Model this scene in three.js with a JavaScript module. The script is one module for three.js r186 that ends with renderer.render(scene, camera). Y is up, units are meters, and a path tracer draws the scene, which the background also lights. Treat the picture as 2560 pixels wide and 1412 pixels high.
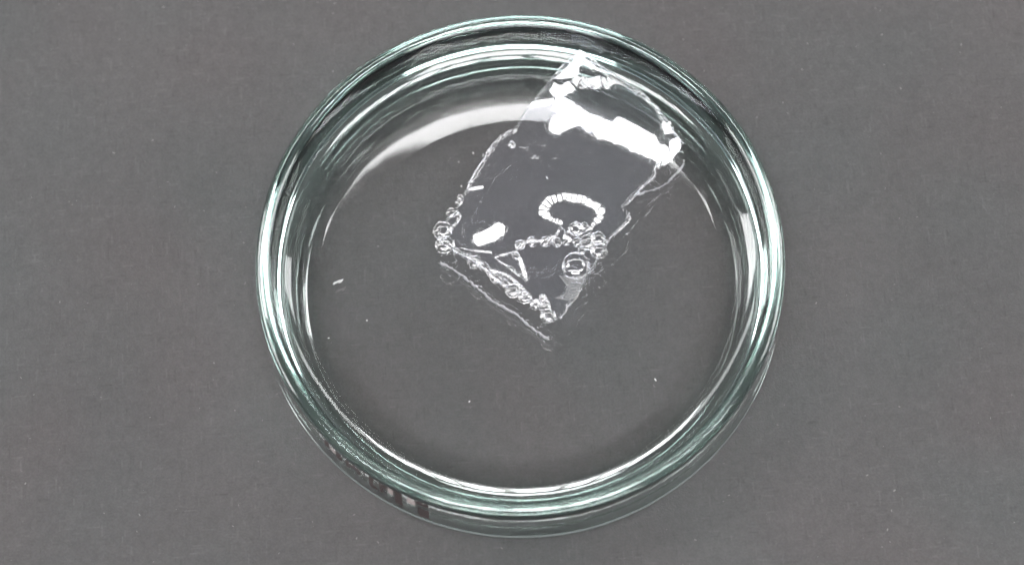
import * as THREE from 'three';
import { RectAreaLightUniformsLib } from 'three/addons/lights/RectAreaLightUniformsLib.js';
import { RoundedBoxGeometry } from 'three/addons/geometries/RoundedBoxGeometry.js';
import { mergeGeometries } from 'three/addons/utils/BufferGeometryUtils.js';
import { createNoise2D, createNoise3D } from 'simplex-noise';

// ---------------------------------------------------------------- camera, light, exposure
const MM = 0.001;
const scene = new THREE.Scene();
scene.background = new THREE.Color().setRGB(0.055, 0.056, 0.057);      // dim pale room round the bench
const FOV = 16, PITCH = 72.12, ROLL = -4;
const EYE = new THREE.Vector3(-1.72, 376.36, 121.01).multiplyScalar(MM);
const camera = new THREE.PerspectiveCamera(FOV, 2560 / 1412, 0.01, 20);
const fwd = new THREE.Vector3(0, -Math.sin(THREE.MathUtils.degToRad(PITCH)), -Math.cos(THREE.MathUtils.degToRad(PITCH)));
const right0 = new THREE.Vector3(1, 0, 0), up0 = new THREE.Vector3().crossVectors(right0, fwd);
const ro = THREE.MathUtils.degToRad(ROLL);
const camRight = right0.clone().multiplyScalar(Math.cos(ro)).addScaledVector(up0, Math.sin(ro));
const camUp = up0.clone().multiplyScalar(Math.cos(ro)).addScaledVector(right0, -Math.sin(ro));
camera.focus = 0.389; camera.userData.fStop = 9;                       // sharp on the film, the near rim a little soft
camera.position.copy(EYE); camera.up.copy(camUp); camera.lookAt(EYE.clone().add(fwd));

const renderer = new THREE.WebGLRenderer({ antialias: true });
renderer.toneMapping = THREE.LinearToneMapping;
renderer.toneMappingExposure = 5;
renderer.shadowMap.enabled = true;
RectAreaLightUniformsLib.init();

function rng(seed) { let s = seed >>> 0; return () => { s = (s + 0x6D2B79F5) >>> 0; let t = s; t = Math.imul(t ^ (t >>> 15), t | 1); t ^= t + Math.imul(t ^ (t >>> 7), t | 61); return ((t ^ (t >>> 14)) >>> 0) / 4294967296; }; }
const R = rng(7);
const n2 = createNoise2D(rng(11)), n3 = createNoise3D(rng(12));

function tag(o, label, category, group, kind) {
  if (label) o.userData.label = label;
  if (category) o.userData.category = category;
  if (group) o.userData.group = group;
  if (kind) o.userData.kind = kind;
  return o;
}
function mesh(name, geo, mat, parent) { const m = new THREE.Mesh(geo, mat); m.name = name; m.castShadow = m.receiveShadow = true; parent.add(m); return m; }

const lampHousing = new THREE.MeshStandardMaterial({ color: new THREE.Color().setRGB(0.6, 0.6, 0.6), roughness: 0.6 });
const glowMaterials = new Map();
function glow(r, g, b) {
  const k = [r, g, b].join();
  if (!glowMaterials.has(k)) glowMaterials.set(k, new THREE.MeshStandardMaterial({ color: 0xffffff, emissive: new THREE.Color().setRGB(r, g, b), roughness: 0.8 }));
  return glowMaterials.get(k);
}
function ceilingLamp(x, y, z, w, d, L, label) {
  const g = new THREE.Group(); g.name = numbered('ceiling_lamp'); g.position.set(x, y, z); scene.add(g);
  tag(g, label, 'lamp', 'ceiling lamps above the bench');
  mesh('housing', new RoundedBoxGeometry(w + 0.05, 0.06, d + 0.05, 2, 0.01).translate(0, 0.035, 0), lampHousing, g);
  mesh('diffuser', new THREE.PlaneGeometry(w, d).rotateX(Math.PI / 2), glow(0.15 * L, 0.15 * L, 0.15 * L), g);
  const l = new THREE.RectAreaLight(0xffffff, L * 0.85, w, d);
  l.position.set(0, -0.004, 0); l.rotation.x = -Math.PI / 2; l.name = 'lamp_light';
  g.add(l);
  return g;
}
// unseen upright glowing panel, added to brighten the glass rim, facing the dish
function rimLight(x, y, z, w, h, L, label) {
  const g = new THREE.Group(); g.name = numbered('window'); g.position.set(x, y, z); g.rotation.y = Math.atan2(-x, -z); scene.add(g);
  tag(g, label, 'window', 'unseen lights added for the glass rim');
  for (const [fw, fh, fx, fy] of [[w + 0.12, 0.06, 0, h / 2 + 0.03], [w + 0.12, 0.06, 0, -h / 2 - 0.03], [0.06, h, w / 2 + 0.03, 0], [0.06, h, -w / 2 - 0.03, 0]]) mesh('frame', new THREE.BoxGeometry(fw, fh, 0.06).translate(fx, fy, 0), lampHousing, g);
  mesh('pane', new THREE.PlaneGeometry(w, h).translate(0, 0, -0.01), glow(0.15 * L, 0.15 * L, 0.15 * L), g);
  const l = new THREE.RectAreaLight(0xffffff, L * 0.85, w, h); l.position.set(0, 0, -0.006); l.rotation.y = Math.PI; l.name = 'rim_area_light'; g.add(l);
}
const taken = new Map();
function numbered(n) { const k = taken.get(n) ?? 0; taken.set(n, k + 1); return k ? `${n}_${String(k).padStart(3, '0')}` : n; }

// lamps over the bench: one luminaire of thirteen cells straight above, three plain ones round it, one more added for the film
const LAMPS = { over: [0, 2.0, 0.15], near: [0, 2.0, 0.62], back: [-0.1, 2.0, -1.36], left: [-1.3, 2.0, -0.75], right: [1.3, 2.0, -0.75] };
{
  const g = new THREE.Group(); g.name = numbered('ceiling_lamp'); g.position.set(...LAMPS.over); scene.add(g);
  const CELLS = 13, PW = 0.115, GAP = 0.04, D = 0.22, L = 10, W = CELLS * (PW + GAP) + GAP;
  tag(g, 'long ceiling lamp of thirteen bright cells straight above the dish', 'lamp', 'ceiling lamps above the bench');
  mesh('housing', new THREE.BoxGeometry(W + 0.05, 0.05, D + 0.06).translate(0, 0.032, 0), lampHousing, g);
  for (let i = 0; i <= CELLS; i++) mesh('divider', new THREE.BoxGeometry(GAP, 0.03, D).translate(-W / 2 + GAP / 2 + i * (PW + GAP), -0.01, 0), lampHousing, g);
  for (let i = 0; i < CELLS; i++) {
    const x = -W / 2 + GAP + PW / 2 + i * (PW + GAP);
    mesh('diffuser', new THREE.PlaneGeometry(PW, D).rotateX(Math.PI / 2).translate(x, 0, 0), glow(0.15 * L, 0.15 * L, 0.15 * L), g);
    const l = new THREE.RectAreaLight(0xffffff, L * 0.85, PW, D);
    l.position.set(x, -0.004, 0); l.rotation.x = -Math.PI / 2; l.name = 'lamp_light';
    g.add(l);
  }
}
ceilingLamp(...LAMPS.back, 3.2, 0.24, 3.6, 'wide plain ceiling panel behind the lamp of thirteen cells');
ceilingLamp(...LAMPS.near, 1.0, 0.45, 8, 'short plain ceiling lamp on the near side of the bench');  // added so the tilted film patches mirror an undivided lamp
ceilingLamp(...LAMPS.left, 1.1, 0.4, 7, 'short ceiling lamp behind and to the left of the dish');
ceilingLamp(...LAMPS.right, 0.9, 0.3, 5, 'short ceiling lamp behind and to the right of the dish');

rimLight(-2.2, 0.8, -0.4, 1.8, 1.1, 2.6, 'unseen glowing panel added left of the bench to brighten the rim');
rimLight(2.2, 0.8, -0.4, 1.8, 1.1, 2.6, 'unseen glowing panel added right of the bench to brighten the rim');

rimLight(0, 0.8, 2.5, 3, 1.1, 1.3, 'unseen glowing panel added behind the viewer to brighten the back rim');

// ---------------------------------------------------------------- from photograph pixels (2560 x 1412) to rays
const TY = Math.tan(THREE.MathUtils.degToRad(FOV) / 2);
function ray(px, py) {
  const a = (px - 1280) / 706 * TY, b = (706 - py) / 706 * TY;
  return fwd.clone().addScaledVector(camRight, a).addScaledVector(camUp, b).normalize();
}
function onHeight(px, py, hf) {          // point where the pixel's ray meets the surface y = hf(x, z)
  const d = ray(px, py); let y = hf(0, 0), p = new THREE.Vector3();
  for (let k = 0; k < 12; k++) { p.copy(EYE).addScaledVector(d, (y - EYE.y) / d.y); y = y * 0.4 + 0.6 * hf(p.x, p.z); }
  return p;
}

// ---------------------------------------------------------------- bench
function noiseTexture(size, fn, srgb) {
  const data = new Uint8Array(size * size * 4);
  for (let j = 0; j < size; j++) for (let i = 0; i < size; i++) {
    const c = fn(i / size, j / size), k = 4 * (j * size + i);
    data[k] = c[0]; data[k + 1] = c[1]; data[k + 2] = c[2]; data[k + 3] = 255;
  }
  const t = new THREE.DataTexture(data, size, size); t.magFilter = t.minFilter = THREE.LinearFilter; t.wrapS = t.wrapT = THREE.RepeatWrapping;
  if (srgb) t.colorSpace = THREE.SRGBColorSpace;
  t.needsUpdate = true; return t;
}
{
  // dark grey bench mat: fine weave-like fibres, faint warm and cool blotches
  const RR = rng(3);
  const S = 2048, W = 0.5;                // one tile is 500 mm, wider than the view
  const fib = new Float32Array(S * S);
  for (let k = 0; k < 90000; k++) {
    const x = Math.floor(RR() * S), y = Math.floor(RR() * S), len = 2 + Math.floor(RR() * 9), v = (RR() - 0.45) * 9, hor = RR() < 0.5;
    for (let i = 0; i < len; i++) fib[((y + (hor ? 0 : i)) % S) * S + (x + (hor ? i : 0)) % S] += v;
  }
  const tile = (f, u, v, o) => n3(u * f + o, v * f - o, o * 1.7);
  const map = noiseTexture(S, (u, v) => {
    const i = Math.min(S - 1, Math.floor(u * S)), j = Math.min(S - 1, Math.floor(v * S));
    const big = tile(9, u, v, 0.3), mid = tile(60, u, v, 9.1), fine = tile(190, u, v, 21.7), hue = tile(14, u, v, 40.2);
    const b = 47.5 + big * 1.0 + mid * 0.7 + fine * 1.2 + fib[j * S + i] * 0.9 + (RR() - 0.5) * 5;
    return [b + 0.6 + hue * 0.7, b - 0.1 - hue * 0.35, b + 0.1 - hue * 0.3].map((x) => Math.max(0, Math.min(255, x)));
  }, true);
  map.repeat.set(1.4 / W, 1.0 / W); map.offset.set(0.5 - 0.7 / W, 0.5 - 0.5 / W); map.wrapS = map.wrapT = THREE.MirroredRepeatWrapping;
  const bump = noiseTexture(512, (u, v) => { const b = 128 + tile(120, u, v, 3.3) * 40 + (RR() - 0.5) * 90; return [b, b, b]; });
  bump.repeat.set(1.4 / 0.06, 1.0 / 0.06);
  const m = new THREE.MeshPhysicalMaterial({ map, bumpMap: bump, bumpScale: 0.00004, roughness: 0.9, specularIntensity: 0.25 });
  const top = mesh('bench_top', new RoundedBoxGeometry(1.4, 0.03, 1.0, 3, 0.004).translate(0, -0.015, 0), m, scene);
  // uv of the top in plane coordinates
  const p = top.geometry.attributes.position, uv = top.geometry.attributes.uv;
  for (let i = 0; i < p.count; i++) uv.setXY(i, p.getX(i) / 1.4 + 0.5, p.getZ(i) / 1.0 + 0.5);
  tag(top, 'dark grey matt bench top with a fine fibrous grain under the glass dish', 'bench top', null, 'structure');
}

// ---------------------------------------------------------------- glass dish and the water in it
function arc(cx, cy, r, a0, a1, n) { const o = []; for (let i = 0; i <= n; i++) { const a = THREE.MathUtils.degToRad(a0 + (a1 - a0) * i / n); o.push([cx + r * Math.cos(a), cy + r * Math.sin(a)]); } return o; }
function seg(a, b, n) { const o = []; for (let i = 1; i < n; i++) o.push([a[0] + (b[0] - a[0]) * i / n, a[1] + (b[1] - a[1]) * i / n]); return o; }
function path(...parts) { return parts.flat(); }
// turned sheet from a profile of [r, y] in mm; ends at r = 0 close on the axis
function turned(profile, segs, wobble) {
  const n = profile.length, pos = [], idx = [], rows = [];
  for (let k = 0; k < n; k++) {
    const [r, y] = profile[k];
    if (r < 1e-6) { rows.push([pos.length / 3]); pos.push(0, y * MM, 0); continue; }
    rows.push(Array.from({ length: segs }, (_, i) => pos.length / 3 + i));
    for (let i = 0; i < segs; i++) {
      const t = 2 * Math.PI * i / segs, w = wobble(t, r, y);
      pos.push((r + w[0]) * Math.cos(t) * MM, (y + w[1]) * MM, (r + w[0]) * Math.sin(t) * MM);
    }
  }
  for (let k = 0; k < n - 1; k++) for (let i = 0; i < segs; i++) {
    const A = rows[k], B = rows[k + 1], j = (i + 1) % segs;
    if (A.length > 1 && B.length > 1) idx.push(A[i], B[i], B[j], A[i], B[j], A[j]);
    else if (A.length === 1) idx.push(A[0], B[i], B[j]);
    else idx.push(A[i], B[0], A[j]);
  }
  const g = new THREE.BufferGeometry();
  g.setAttribute('position', new THREE.Float32BufferAttribute(pos, 3)); g.setIndex(idx); g.computeVertexNormals();
  return g;
}
const SEGS = 420, FLOOR = 2.7, WATER = 9.8, RISE = 1.9, CAP = 2.4;        // mm
const wallAt = (y) => 46.2 + 0.95 * ((y - 7.2) / 9.8) ** 1.3;               // inner wall, 7.2 <= y <= 17
const CONTACT = WATER + RISE, contactR = wallAt(CONTACT);
const waterHeight = (r) => WATER + RISE * Math.exp(-Math.max(0, contactR - r) / CAP);
const hW = (x, z) => waterHeight(Math.min(contactR, Math.hypot(x, z) / MM)) * MM;
const wave = (t, r, y) => {
  const c = Math.cos(t), s = Math.sin(t), k = Math.min(1, r / 40);
  return [k * (0.10 * n3(c * 1.6, s * 1.6, y * 0.05) + 0.010 * n3(c * 6 + 5, s * 6, y * 0.1)), k * 0.06 * n3(c * 1.3 + 9, s * 1.3, 2) + (y < 6 ? k * k * 0.009 * n3(c * 5, s * 5, r * 0.1) : 0)];
};
const BASE_R = 46.5, BASE_W = 51.0, BASE_H = 3.0, FLAT_R = 40.6;                                          // flat undersides end here, and the flat floor here
const outer = [[BASE_R, 0.3]];
for (let i = 1; i <= 26; i++) { const a = i / 26 * Math.PI / 2; outer.push([BASE_R + (BASE_W - BASE_R) * Math.sin(a) ** 0.9, 0.3 + BASE_H * (1 - Math.cos(a) ** 1.0) - 0.25 * Math.sin(2 * a)]); }
outer.push(...seg([BASE_W, 0.3 + BASE_H], [50.0, 15.6], 12), ...arc(48.55, 16.55, 1.45, 0, 90, 10), ...arc(48.4, 16.75, 1.25, 95, 175, 8));
const dryWall = [], wetWall = [];
for (let i = 0; i <= 6; i++) { const y = 17 + (CONTACT - 17) * i / 6; dryWall.push([wallAt(y), y]); }
for (let i = 0; i <= 10; i++) { const y = CONTACT + (7.2 - CONTACT) * i / 10; wetWall.push([wallAt(y), y]); }
for (let i = 1; i <= 16; i++) { const a = i / 16 * Math.PI / 2; wetWall.push([46.2 - (46.2 - FLAT_R) * (1 - Math.cos(a)), FLOOR + 4.5 * (1 - Math.sin(a))]); }

const clear = (ior) => new THREE.MeshPhysicalMaterial({ color: 0xffffff, roughness: 0, transmission: 1, thickness: 0.01, ior });
const dish = new THREE.Group(); dish.name = 'petri_dish'; scene.add(dish);
tag(dish, 'round clear glass petri dish with pale green rim on grey bench', 'petri dish');
mesh('wall_and_rim', turned(path(outer, dryWall), SEGS, wave), clear(1.5), dish);
mesh('inner_fillet', turned(wetWall, SEGS, wave), clear(1.5 / 1.333), dish);
{ // the flat floor: its upper face under water and its underside
  const pane = (ior) => new THREE.MeshPhysicalMaterial({ color: 0xffffff, roughness: 0, transmission: 1, thickness: 0, ior });
  mesh('floor_underside', turned(path([[0, 0.35]], seg([0, 0.35], [BASE_R, 0.3], 10), [[BASE_R, 0.3]]), SEGS, wave), pane(1.5), dish);
  mesh('floor', turned(path([[FLAT_R, FLOOR]], seg([FLAT_R, FLOOR], [0, FLOOR - 0.1], 10), [[0, FLOOR - 0.1]]), SEGS, wave), pane(1.5 / 1.333), dish);
}
{ // the body of the glass, which tints light by the length of its way through it
  const IN = 0.03, prof = path([[FLAT_R - 0.1, FLOOR - 0.2], [FLAT_R - 0.1, 1.5], [FLAT_R - 0.1, 0.5], [FLAT_R + 0.3, 0.31]], outer, dryWall, wetWall.slice(1), [[FLAT_R - 0.1, FLOOR - 0.2]]), inset = prof.map(([r, y], k) => {
    if (k === 0 || k === prof.length - 1) return [r, y];
    const a = prof[k - 1], b = prof[k + 1], dx = b[0] - a[0], dy = b[1] - a[1], l = Math.hypot(dx, dy) || 1;
    return [r - IN * dy / l, y + IN * dx / l];
  });
  const bulk = new THREE.MeshPhysicalMaterial({ color: 0xffffff, roughness: 0, transmission: 1, thickness: 0.02, ior: 1.0, attenuationColor: new THREE.Color().setRGB(0.5, 0.94, 0.8), attenuationDistance: 0.048 });
  mesh('glass_body', turned(inset, SEGS, wave), bulk, dish);
}
{
  const water = new THREE.Group(); water.name = 'water'; scene.add(water);
  tag(water, 'clear shallow water filling the glass dish', 'water');
  const p = [], EDGE = contactR - 8;
  for (let i = 0; i <= 40; i++) { const r = contactR - 8 * (i / 40) ** 1.6; p.push([r, waterHeight(r)]); }
  const ripple = (t, r, y) => { const k = Math.max(0, 1 - (contactR - r) / 5), a = wave(t, r, y), rip = 0.012 * n2(Math.cos(t) * r * 0.09, Math.sin(t) * r * 0.09); return [a[0] * k, a[1] * k + rip * (1 - k)]; };
  mesh('meniscus', turned(p, SEGS, ripple), clear(1.333), water);
  const c = [[EDGE, waterHeight(EDGE)]];
  for (let i = 1; i < 24; i++) { const r = EDGE * (1 - i / 24); c.push([r, waterHeight(r)]); }
  c.push([0, WATER]);
  mesh('surface', turned(c, SEGS, ripple), new THREE.MeshPhysicalMaterial({ color: 0xffffff, roughness: 0, transmission: 1, thickness: 0, ior: 1.333 }), water);
}

// ---------------------------------------------------------------- the clear film afloat on the water
const P = (list) => { const o = []; for (let i = 0; i < list.length; i += 2) o.push(onHeight(list[i], list[i + 1], hW)); return o; };   // pixel pairs -> points on the water
const outline = P([1455, 122, 1475, 140, 1510, 168, 1552, 198, 1600, 226, 1640, 262, 1672, 300, 1694, 340, 1704, 372, 1688, 392, 1665, 410, 1640, 420, 1638, 442, 1612, 466, 1588, 492, 1562, 516, 1578, 540, 1566, 566, 1530, 596, 1508, 632,
  1484, 676, 1466, 706, 1440, 742, 1404, 796, 1372, 808, 1350, 776, 1312, 752, 1268, 722, 1236, 702, 1204, 672, 1162, 648, 1112, 622, 1086, 594, 1100, 562, 1128, 534, 1150, 500, 1164, 474, 1180, 440, 1206, 398, 1240, 350, 1284, 322, 1318, 270, 1364, 214, 1402, 162]);
const film = new THREE.Group(); film.name = 'clear_film'; scene.add(film);
tag(film, 'clear wet rectangular film with ragged glinting edges floating in dish', 'film');
const haze = (() => {                                  // faint cloudy milkiness, kept as floats because it is so slight
  const S = 256, d = new Float32Array(S * S * 4);
  for (let j = 0; j < S; j++) for (let i = 0; i < S; i++) { const u = i / S, v = j / S, a = n2(u * 5, v * 5) * 0.55 + n2(u * 13 + 4, v * 13) * 0.3 + n2(u * 34, v * 34 + 9) * 0.25; d.set([0.9985 - 0.007 * Math.max(0, a), 0, 0, 1], 4 * (j * S + i)); }
  const t = new THREE.DataTexture(d, S, S, THREE.RGBAFormat, THREE.FloatType); t.magFilter = t.minFilter = THREE.LinearFilter; t.wrapS = t.wrapT = THREE.MirroredRepeatWrapping; t.needsUpdate = true; return t;
})();
const filmClear = new THREE.MeshPhysicalMaterial({ transmissionMap: haze, color: new THREE.Color().setRGB(0.95, 0.96, 1.0), roughness: 0.1, transmission: 1, thickness: 0, ior: 1.46 });
const bubbleClear = new THREE.MeshPhysicalMaterial({ color: 0xffffff, roughness: 0.02, transmission: 1, thickness: 0, ior: 1.5 });
const LIFT = 0.10 * MM;
const baseFilm = (x, z) => hW(x, z) + LIFT + MM * (0.16 * n2(x * 70 + 3, z * 70) + 0.035 * n2(x * 260, z * 260 + 7) + 0.006 * n2(x * 1100, z * 1100));
const grad = (f, x, z, e = 0.00008) => [(f(x + e, z) - f(x - e, z)) / (2 * e), (f(x, z + e) - f(x, z - e)) / (2 * e)];
const lampAt = new THREE.Vector3(...LAMPS.over), lampPlain = new THREE.Vector3(...LAMPS.near);
function slopeTo(p, lamp) { const n = EYE.clone().sub(p).normalize().add(lamp.clone().sub(p).normalize()).normalize(); return [-n.x / n.y, -n.z / n.y]; }

// beads and ridges traced over the film's white glints, each tilted to mirror a lamp: [width in pixels, spacing as a share of it, x, y, x, y ...]
const ridges = [
  [50, 0, 1392, 312, 1440, 288, 1490, 312], [46, 0, 1500, 322, 1560, 342, 1590, 356], [34, 0, 1548, 312, 1590, 330, 1630, 352], [44, 0, 1610, 366, 1660, 386], [40, 0, 1400, 262, 1440, 285], [18, 0, 1300, 264, 1340, 260, 1380, 254],
  [26, 0, 1456, 134, 1440, 158], [32, 0, 1432, 172, 1404, 206], [46, 0, 1398, 226, 1412, 218], [28, 0.42, 1440, 206, 1470, 206, 1516, 208, 1550, 204],
  [9, 1.3, 1470, 140, 1520, 180, 1570, 212, 1602, 236], [16, 1.0, 1606, 232, 1640, 264, 1664, 304, 1694, 334], [30, 0, 1670, 318, 1690, 345], [30, 0, 1692, 350, 1684, 382, 1664, 398],
  [12, 0.9, 1286, 324, 1246, 346, 1216, 390, 1192, 430, 1174, 458, 1168, 474], [9, 0, 1170, 474, 1204, 468], [5, 1.6, 1450, 134, 1370, 210, 1322, 270, 1292, 320],
  [12, -0.7, 1400, 557, 1376, 546], [20, -0.62, 1368, 540, 1357, 524, 1364, 510, 1380, 499, 1404, 491, 1432, 493, 1468, 503, 1494, 518, 1507, 533], [16, -0.62, 1500, 543, 1488, 556], [9, -0.7, 1484, 560, 1475, 576],
  [34, 0, 1200, 597, 1228, 588, 1246, 575],
  [10, 0.9, 1640, 424, 1636, 440, 1610, 462, 1592, 484, 1566, 510], [6, 1.1, 1600, 480, 1572, 508], [9, 0, 1573, 538, 1570, 556, 1546, 576],
  [9, 0.9, 1094, 594, 1130, 624, 1166, 640, 1206, 660], [5, 1.1, 1110, 600, 1150, 630, 1190, 650], [9, 0.9, 1234, 676, 1272, 690, 1302, 716, 1326, 746], [6, 0, 1180, 625, 1226, 631],
  [8, 0, 1242, 640, 1290, 630], [10, 0, 1300, 650, 1308, 672, 1316, 696], [6, 1.1, 1238, 645, 1262, 663, 1300, 690], [8, 1, 1292, 620, 1310, 606, 1340, 602, 1372, 601, 1386, 590, 1400, 574],
  [10, 0, 1412, 592, 1424, 600], [8, 0, 1440, 560, 1456, 572], [7, 1, 1352, 740, 1368, 752, 1374, 772], [8, 0, 1340, 752, 1362, 764], [11, 0.6, 1358, 786, 1366, 798, 1376, 800, 1388, 788], [6, 1, 1448, 622, 1468, 600, 1482, 620],
  [8, 0.9, 1140, 530, 1150, 540, 1138, 562, 1118, 580], [6, 1, 1276, 362, 1284, 368], [8, 0.9, 1236, 692, 1256, 708, 1300, 740, 1340, 764], [6, 0.5, 1092, 606, 1100, 622, 1118, 634, 1134, 632],
];
const beads = [];
for (const [w, sp, ...xy] of ridges) {
  const pts = []; for (let i = 0; i < xy.length; i += 2) pts.push([xy[i], xy[i + 1]]);
  const px = MM / 13;
  const bead = (mid, line) => {
    const c = onHeight(...mid, baseFilm), s = slopeTo(c, sp <= 0 && w > 8 ? lampPlain : lampAt), b = grad(baseFilm, c.x, c.z, 0.0004);
    beads.push({ x: c.x, z: c.z, y: baseFilm(c.x, c.z), s, plane: sp < 0 || (sp === 0 && w > 12), r: w * 0.5 * px * (0.95 + 0.25 * R()), line: line.map(([x, y]) => onHeight(x, y, baseFilm)), g: [s[0] - b[0] + (R() - 0.5) * 0.03, s[1] - b[1] + (R() - 0.5) * 0.03] });
  };
  if (sp === 0) { const m = pts[pts.length >> 1]; bead(pts.length === 2 ? [(pts[0][0] + pts[1][0]) / 2, (pts[0][1] + pts[1][1]) / 2] : m, pts); continue; }
  let carry = 0;
  for (let i = 0; i + 1 < pts.length; i++) {
    const [x0, y0] = pts[i], [x1, y1] = pts[i + 1], len = Math.hypot(x1 - x0, y1 - y0);
    for (; carry < len; carry += w * Math.abs(sp)) { const q = [x0 + (x1 - x0) * carry / len + (R() - 0.5) * w * 0.2, y0 + (y1 - y0) * carry / len + (R() - 0.5) * w * 0.2]; bead(q, [q]); }
    carry -= len;
  }
}
function toLine(line, x, z) {
  if (line.length === 1) return Math.hypot(x - line[0].x, z - line[0].z);
  let d = 1e9;
  for (let i = 0; i + 1 < line.length; i++) { const p = line[i], q = line[i + 1], ex = q.x - p.x, ez = q.z - p.z, t = Math.max(0, Math.min(1, ((x - p.x) * ex + (z - p.z) * ez) / (ex * ex + ez * ez))); d = Math.min(d, Math.hypot(x - p.x - t * ex, z - p.z - t * ez)); }
  return d;
}
{
  const lo = [1e9, 1e9], hi = [-1e9, -1e9];
  for (const p of outline) { lo[0] = Math.min(lo[0], p.x); lo[1] = Math.min(lo[1], p.z); hi[0] = Math.max(hi[0], p.x); hi[1] = Math.max(hi[1], p.z); }
  const C = 0.07 * MM, nx = Math.ceil((hi[0] - lo[0]) / C) + 12, nz = Math.ceil((hi[1] - lo[1]) / C) + 12, ox = lo[0] - 6 * C, oz = lo[1] - 6 * C;
  // beads by cell
  const B = 1.0 * MM, cells = new Map();
  for (const b of beads) {
    const xs = b.line.map((p) => p.x), zs = b.line.map((p) => p.z), m = 1.5 * b.r;
    for (let i = Math.floor((Math.min(...xs) - m) / B); i <= Math.floor((Math.max(...xs) + m) / B); i++) for (let j = Math.floor((Math.min(...zs) - m) / B); j <= Math.floor((Math.max(...zs) + m) / B); j++) { const k = i * 4096 + j; if (!cells.has(k)) cells.set(k, []); cells.get(k).push(b); }
  }
  const ids = new Int32Array(nx * nz).fill(-1), pos = [], uvs = [];
  for (let j = 0; j < nz; j++) for (let i = 0; i < nx; i++) {
    const x = ox + i * C, z = oz + j * C;
    let d = 1e9, inside = false;
    for (let a = 0, b = outline.length - 1; a < outline.length; b = a++) {
      const p = outline[a], q = outline[b], ex = q.x - p.x, ez = q.z - p.z, t = Math.max(0, Math.min(1, ((x - p.x) * ex + (z - p.z) * ez) / (ex * ex + ez * ez)));
      d = Math.min(d, Math.hypot(x - p.x - t * ex, z - p.z - t * ez));
      if ((p.z > z) !== (q.z > z) && x < (q.x - p.x) * (z - p.z) / (q.z - p.z) + p.x) inside = !inside;
    }
    d = (inside ? d : -d) / MM + 0.16 * n2(x * 900, z * 900) + 0.1 * n2(x * 2600, z * 2600);
    if (d < 0 || Math.hypot(x, z) / MM > contactR - 0.1) continue;
    let h = baseFilm(x, z);
    const e = d < 0.15 ? -0.1 + 0.25 * d / 0.15 : d < 0.8 ? 0.15 * (0.5 + 0.5 * Math.cos(Math.PI * (d - 0.15) / 0.65)) : 0;
    h += e * MM * (d < 0.15 ? 1 : 0.7 + 0.6 * n2(x * 500, z * 500));
    let best = null, bm = 1e9;
    for (const b of cells.get(Math.floor(x / B) * 4096 + Math.floor(z / B)) ?? []) { const m = toLine(b.line, x, z) / b.r + (b.r > 1.5 * MM ? 0.16 * n2(x * 520, z * 520) + 0.08 * n2(x * 2400, z * 2400) : 0.1 * n2(x * 1100, z * 1100)); if (m < bm) { bm = m; best = b; } }
    if (best?.plane && bm < 1.35) { const k = Math.min(1, (1.35 - bm) / 0.45), kk = k * k * (3 - 2 * k), dx = x - best.x, dz = z - best.z; h += kk * (best.y + 0.03 * MM + best.s[0] * dx + best.s[1] * dz + 0.004 * MM * n2(x * 420, z * 420) - h); }
    else if (best && bm < 1.25) { const k = bm < 0.95 ? 1 : 1 - (bm - 0.95) / 0.3, kk = k * k * (3 - 2 * k); h += kk * (best.g[0] * (x - best.x) + best.g[1] * (z - best.z)) + kk * 0.02 * MM; }
    ids[j * nx + i] = pos.length / 3; pos.push(x, h, z); uvs.push(x * 18 + 0.5, z * 18 + 0.5);
  }
  const idx = [];
  for (let j = 0; j < nz - 1; j++) for (let i = 0; i < nx - 1; i++) {
    const a = ids[j * nx + i], b = ids[j * nx + i + 1], c = ids[(j + 1) * nx + i], d = ids[(j + 1) * nx + i + 1];
    if (a >= 0 && b >= 0 && c >= 0) idx.push(a, c, b);
    if (b >= 0 && c >= 0 && d >= 0) idx.push(b, c, d);
  }
  const g = new THREE.BufferGeometry();
  g.setAttribute('position', new THREE.Float32BufferAttribute(pos, 3)); g.setIndex(idx); g.computeVertexNormals();
  g.setAttribute('uv', new THREE.Float32BufferAttribute(uvs, 2));
  mesh('sheet', g, filmClear, film);
  console.log('film triangles', idx.length / 3, 'beads', beads.length);
}
// thick wet edges: uneven clear rods along the cut sides and cracks of the film
const rodClear = clear(1.4);
function rod(xy, r, name = 'wet_edge') {
  const pts = []; for (let i = 0; i < xy.length; i += 2) pts.push(onHeight(xy[i], xy[i + 1], baseFilm));
  const curve = new THREE.CatmullRomCurve3(pts, false, 'centripetal'), n = Math.max(20, Math.round(curve.getLength() / (0.14 * MM))), g = new THREE.TubeGeometry(curve, n, 0.62 * r * MM, 8, false), p = g.attributes.position, c = new THREE.Vector3(), v = new THREE.Vector3(), o = R() * 50;
  for (let i = 0; i < p.count; i++) {
    const k = Math.floor(i / 9), t = k / n; curve.getPointAt(Math.min(1, t), c); v.fromBufferAttribute(p, i).sub(c);
    const L = t * curve.getLength() / MM, f = (0.75 + 0.45 * n2(L * 1.1, o) + 0.25 * n2(L * 3.1, o + 9)) * Math.min(1, Math.min(t, 1 - t) * 14 + 0.15);
    v.multiplyScalar(Math.max(0.15, f)); v.y *= 0.8;
    c.x += 0.16 * MM * n2(L * 0.7, o + 20); c.z += 0.16 * MM * n2(L * 0.7, o + 30); c.y = baseFilm(c.x, c.z) + 0.06 * MM;
    p.setXYZ(i, c.x + v.x, c.y + v.y, c.z + v.z);
  }
  g.computeVertexNormals(); mesh(name, g, rodClear, film);
}
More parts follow.
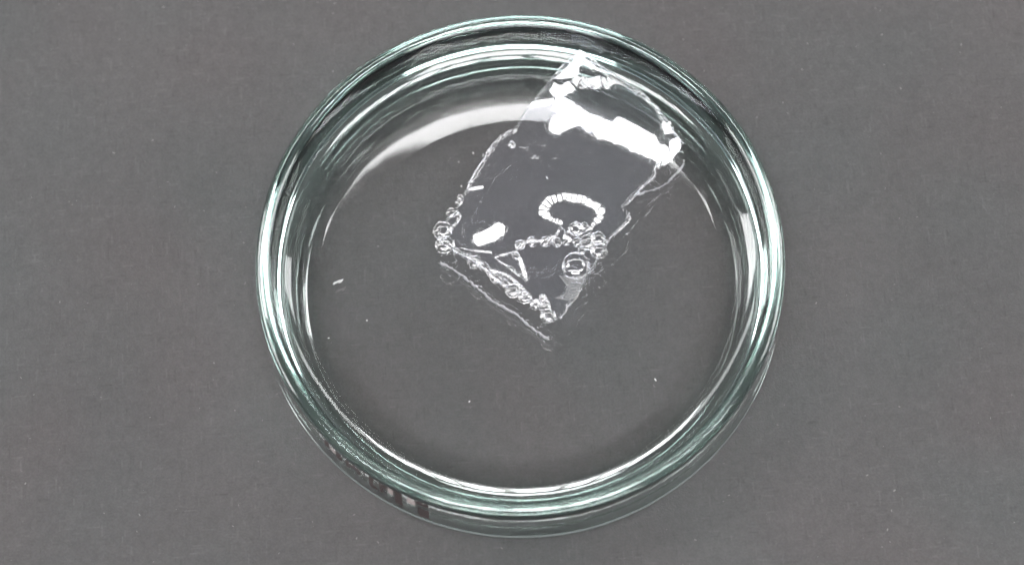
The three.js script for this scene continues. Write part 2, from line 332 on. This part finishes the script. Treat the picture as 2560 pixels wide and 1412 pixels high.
rod([1452, 128, 1402, 168, 1366, 212, 1320, 270, 1286, 320], 0.12); rod([1286, 320, 1242, 348, 1208, 398, 1182, 440, 1166, 474], 0.3); rod([1166, 474, 1205, 468], 0.22);
rod([1456, 128, 1510, 168, 1552, 198, 1600, 228, 1640, 264, 1672, 302], 0.34); rod([1476, 150, 1520, 192, 1560, 214, 1604, 244], 0.24); rod([1640, 264, 1664, 304, 1692, 340, 1698, 372, 1666, 406], 0.46);
rod([1666, 406, 1640, 420, 1638, 440, 1612, 464, 1588, 490, 1563, 515], 0.42); rod([1574, 536, 1572, 554, 1548, 576, 1522, 600], 0.34);
rod([1090, 596, 1128, 624, 1166, 642, 1208, 668], 0.26);  rod([1150, 618, 1180, 626, 1228, 631], 0.1); rod([1228, 676, 1262, 684, 1292, 704, 1314, 732, 1328, 750], 0.2);
rod([1208, 668, 1240, 698, 1270, 724, 1310, 750, 1350, 776, 1372, 802], 0.24); rod([1238, 640, 1250, 656, 1276, 666, 1306, 690], 0.13); rod([1240, 641, 1288, 630], 0.17); rod([1298, 648, 1310, 672, 1318, 698], 0.2);
rod([1286, 636, 1300, 612, 1330, 602, 1362, 600, 1386, 590, 1400, 566], 0.2); rod([1400, 566, 1424, 582, 1452, 584, 1470, 574], 0.2); rod([1400, 800, 1440, 744, 1468, 706], 0.14); rod([1140, 528, 1152, 538, 1140, 562, 1116, 582], 0.18);
rod([1352, 738, 1372, 752, 1376, 772, 1390, 790], 0.16);

// air bubbles caught along the ragged edges: a low dome with a thick wet ring round its foot
const bubbleSpots = [[1106, 576, 23], [1112, 612, 23], [1186, 655, 17], [1212, 668, 12], [1240, 694, 14], [1262, 708, 11], [1282, 727, 18], [1312, 744, 15], [1340, 762, 13], [1370, 790, 18], [1440, 664, 34], [1470, 606, 20], [1440, 572, 18], [1497, 628, 20], [1496, 596, 17],
  [1392, 606, 12], [1364, 604, 13], [1330, 604, 13], [1300, 612, 12], [1444, 606, 12], [1128, 532, 12], [1148, 506, 8], [1150, 492, 6], [1280, 362, 9], [1290, 640, 9], [1462, 566, 10], [1420, 586, 9], [1358, 746, 9], [1226, 684, 9], [1300, 736, 8], [1482, 616, 11], [1456, 626, 9], [1416, 606, 8], [1380, 596, 7],
  [1648, 372, 10], [1700, 356, 9], [1682, 398, 8], [1646, 414, 7], [1172, 640, 7], [1140, 626, 7], [1196, 662, 6], [1328, 756, 8], [1510, 606, 8], [1478, 588, 8]];
for (const [x, y, r] of bubbleSpots) {
  const c = onHeight(x, y, baseFilm), rad = r / 13 * MM, g = new THREE.SphereGeometry(rad, 28, 10, 0, 2 * Math.PI, 0, Math.PI * 0.5), p = g.attributes.position;
  const bend = (X, Z) => { const a = Math.atan2(Z, X); return 1 + 0.06 * n2(Math.cos(a) * 1.2 + x, Math.sin(a) * 1.2 + y); };
  for (let i = 0; i < p.count; i++) { const k = bend(p.getX(i), p.getZ(i)); p.setXYZ(i, p.getX(i) * k, p.getY(i) * 0.34, p.getZ(i) * k); }
  g.computeVertexNormals();
  const b = mesh('bubble', g, bubbleClear, film); b.position.copy(c); b.position.y += 0.03 * MM;
  const t = new THREE.TorusGeometry(rad, Math.min(0.12, 0.05 + 0.004 * r) * MM, 7, 36).rotateX(Math.PI / 2), q = t.attributes.position;
  for (let i = 0; i < q.count; i++) { const k = bend(q.getX(i), q.getZ(i)); q.setXYZ(i, q.getX(i) * k, q.getY(i), q.getZ(i) * k); }
  t.computeVertexNormals();
  mesh('foot_ring', t, rodClear, b);
}
{ // a small cloudy flap folded over at the ragged corner
  const pts = P([1398, 690, 1430, 694, 1468, 684, 1456, 712, 1444, 744, 1420, 752, 1388, 746, 1412, 736, 1418, 716]), sh = new THREE.Shape(pts.map((p) => new THREE.Vector2(p.x, -p.z)));
  const g = new THREE.ExtrudeGeometry(sh, { depth: 0.06 * MM, bevelEnabled: false }).rotateX(-Math.PI / 2).translate(0, pts[4].y + 0.35 * MM, 0);
  mesh('folded_flap', g, new THREE.MeshPhysicalMaterial({ color: new THREE.Color().setRGB(0.9, 0.9, 0.9), roughness: 0.3, transmission: 0.991, thickness: 0, ior: 1.3 }), film);
}

// ---------------------------------------------------------------- the film edge's reflection as pale streaks, a fibre, dust
const onFloor = () => (FLOOR + 0.08) * MM;
const reflectionTint = new THREE.MeshPhysicalMaterial({ color: new THREE.Color().setRGB(0.85, 0.85, 0.88), roughness: 0.5, transmission: 0.975, thickness: 0, ior: 1.2 });
function reflection(xy, r, label, wob) {  // solid pale streak in place of the film edge mirrored below it
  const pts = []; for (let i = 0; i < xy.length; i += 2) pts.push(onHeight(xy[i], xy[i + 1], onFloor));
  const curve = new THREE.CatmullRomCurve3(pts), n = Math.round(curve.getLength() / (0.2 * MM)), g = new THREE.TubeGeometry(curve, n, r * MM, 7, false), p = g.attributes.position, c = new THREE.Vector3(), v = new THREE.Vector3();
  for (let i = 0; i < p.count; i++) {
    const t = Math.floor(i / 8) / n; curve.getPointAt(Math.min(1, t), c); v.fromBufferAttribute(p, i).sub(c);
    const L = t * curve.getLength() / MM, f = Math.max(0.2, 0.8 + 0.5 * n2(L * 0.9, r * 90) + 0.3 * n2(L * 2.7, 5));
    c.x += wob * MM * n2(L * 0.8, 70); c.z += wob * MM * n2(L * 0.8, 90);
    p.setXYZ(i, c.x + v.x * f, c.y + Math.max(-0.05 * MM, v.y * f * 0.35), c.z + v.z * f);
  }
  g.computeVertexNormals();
  const m = mesh(numbered('edge_reflection'), g, reflectionTint, scene);
  return tag(m, label, 'reflection', 'pale streaks in place of the film edge reflection');
}
reflection([1102, 656, 1140, 678, 1180, 708, 1230, 750, 1290, 786, 1330, 820, 1374, 850], 0.24, 'long faint pale streak standing in for the reflection of the front film edge', 0.18);
reflection([1596, 484, 1640, 472, 1664, 462, 1690, 432, 1712, 408], 0.2, 'short faint pale streak standing in for the reflection of the right film edge', 0.3);
{
  const a = onHeight(832, 711, onFloor), b = onHeight(858, 698, onFloor), d = b.clone().sub(a), g = new THREE.SphereGeometry(1, 18, 10).scale(d.length() / 2, 0.12 * MM, 0.26 * MM), p = g.attributes.position;
  for (let i = 0; i < p.count; i++) { const x = p.getX(i) / MM; p.setZ(i, p.getZ(i) * (1 + 0.35 * Math.sin(x * 5)) + 0.1 * MM * Math.sin(x * 3)); }
  g.computeVertexNormals();
  const m = mesh('lint_fibre', g, new THREE.MeshPhysicalMaterial({ color: new THREE.Color().setRGB(0.6, 0.6, 0.6), roughness: 0.9, transmission: 0.86, thickness: 0 }), scene);
  m.position.copy(a).add(b).multiplyScalar(0.5); m.position.y = (FLOOR + 0.15) * MM; m.rotation.y = Math.atan2(-d.z, d.x);
  tag(m, 'tiny pale fibre lying alone on the left of the dish floor', 'fibre');
}
function dust(name, label, n, place, mat, size) {
  const gs = [];
  for (let k = 0; k < n; k++) {
    const [x, y, z] = place(), L = size * (0.4 + 1.2 * R() ** 2) * MM, g = new THREE.IcosahedronGeometry(1, 0).scale(L, 0.02 * MM, L * (0.12 + 0.5 * R())).rotateY(R() * 6.28).translate(x, y, z);
    gs.push(g);
  }
  tag(mesh(name, mergeGeometries(gs), mat, scene), label, 'dust', null, 'stuff');
}
dust('dust', 'scattered tiny pale dust specks on the grey bench top', 420, () => { let x, z; do { x = (R() - 0.5) * 0.24; z = (R() - 0.5) * 0.14; } while (Math.hypot(x, z) < 0.0515); return [x, 0.00003, z]; }, new THREE.MeshStandardMaterial({ color: new THREE.Color().setRGB(0.06, 0.059, 0.057), roughness: 1 }), 0.2);
dust('dust_001', 'scattered faint specks on the floor of the dish', 10, () => { const a = R() * 6.28, r = 40 * Math.sqrt(R()) * MM; return [r * Math.cos(a), (FLOOR - 0.02) * MM, r * Math.sin(a)]; }, new THREE.MeshPhysicalMaterial({ color: new THREE.Color().setRGB(0.6, 0.6, 0.6), roughness: 0.9, transmission: 0.99, thickness: 0 }), 0.25);

// ---------------------------------------------------------------- worn print on the outside of the dish wall
{
  const ink = new THREE.MeshStandardMaterial({ color: new THREE.Color().setRGB(0.012, 0.006, 0.006), roughness: 0.6 }), pale = new THREE.MeshStandardMaterial({ color: new THREE.Color().setRGB(0.16, 0.135, 0.13), roughness: 0.7 });
  const outerR = (y) => BASE_W - (BASE_W - 50) * (y - 0.3 - BASE_H) / (15.3 - BASE_H);
  // patch on the wall: centre angle, height span and width in mm
  const patch = (t0, w, y0, y1) => {
    const pos = [], idx = [], NX = 6, NY = 5;
    for (let j = 0; j <= NY; j++) for (let i = 0; i <= NX; i++) {
      const y = y0 + (y1 - y0) * j / NY + 0.3 * n2(i * 0.9 + t0 * 90, j), t = t0 + (w * (i / NX - 0.5) + 0.22 * n2(j * 0.8, t0 * 77 + i)) / 50, q = wave(t, outerR(y), y), r = outerR(y) + q[0] + 0.04;
      pos.push(r * Math.cos(t) * MM, (y + q[1]) * MM, r * Math.sin(t) * MM);
    }
    for (let j = 0; j < NY; j++) for (let i = 0; i < NX; i++) { const a = j * (NX + 1) + i; idx.push(a, a + NX + 1, a + 1, a + 1, a + NX + 1, a + NX + 2); }
    const g = new THREE.BufferGeometry(); g.setAttribute('position', new THREE.Float32BufferAttribute(pos, 3)); g.setIndex(idx); g.computeVertexNormals(); return g;
  };
  // the place on the wall that shows nearest to a pixel
  const onWall = (px, py) => {
    let best = [1e9];
    for (let t = 1.2; t < 3.3; t += 0.004) for (let y = 5; y < 15.5; y += 0.25) {
      const d = new THREE.Vector3(outerR(y) * Math.cos(t), y, outerR(y) * Math.sin(t)).multiplyScalar(MM).sub(EYE), k = 706 / (d.dot(fwd) * TY), e = Math.hypot(1280 + d.dot(camRight) * k - px, 706 - d.dot(camUp) * k - py);
      if (e < best[0]) best = [e, t, y];
    }
    return best;
  };
  // each mark: a row of upright and level bars [offset, width, low, high] in mm, as of worn capitals
  for (const [px, py, bars] of [[818, 1100, [[0, 1.3, -4, 1.5]]], [846, 1132, [[0, 1.5, -4.4, 1.5]]], [880, 1160, [[-1.2, 0.9, -5, 2], [0.4, 1.6, -2.6, -0.4], [1.3, 0.8, -4.4, 1]]], [928, 1197, [[0, 1.0, -5, 2.4], [0.7, 1.2, -4.8, -3]]], [956, 1214, [[-0.4, 0.8, -5, 2], [0.5, 1.0, -1.4, 1.4]]], [995, 1236, [[0, 1.5, -6.4, 3], [-0.9, 0.8, 0.6, 3]]], [1056, 1264, [[0, 2.6, 0.2, 2.4], [0.2, 2.2, -7.4, -1.8]]]]) {
    const [, t, y] = onWall(px, py);
    const m = mesh('printed_mark', mergeGeometries(bars.map(([dx, w, y0, y1]) => patch(t - dx / 50, w, Math.max(3.6, y + y0), Math.min(15.2, y + y1)))), ink, dish);
    m.userData.label = 'dark brown printed mark on the outer wall';
  }
  for (const [px, py, w, h] of [[832, 1116, 1.4, 2.4], [976, 1226, 0.9, 3.4], [1026, 1250, 1.5, 3.4]]) {
    const [, t, y0] = onWall(px, py), y = Math.max(6.5, Math.min(13.2, y0));
    const m = mesh('worn_print', patch(t, w, y - h / 2, y + h / 2), pale, dish);
    m.userData.label = 'pale worn print on the outer wall';
  }
}

renderer.render(scene, camera);
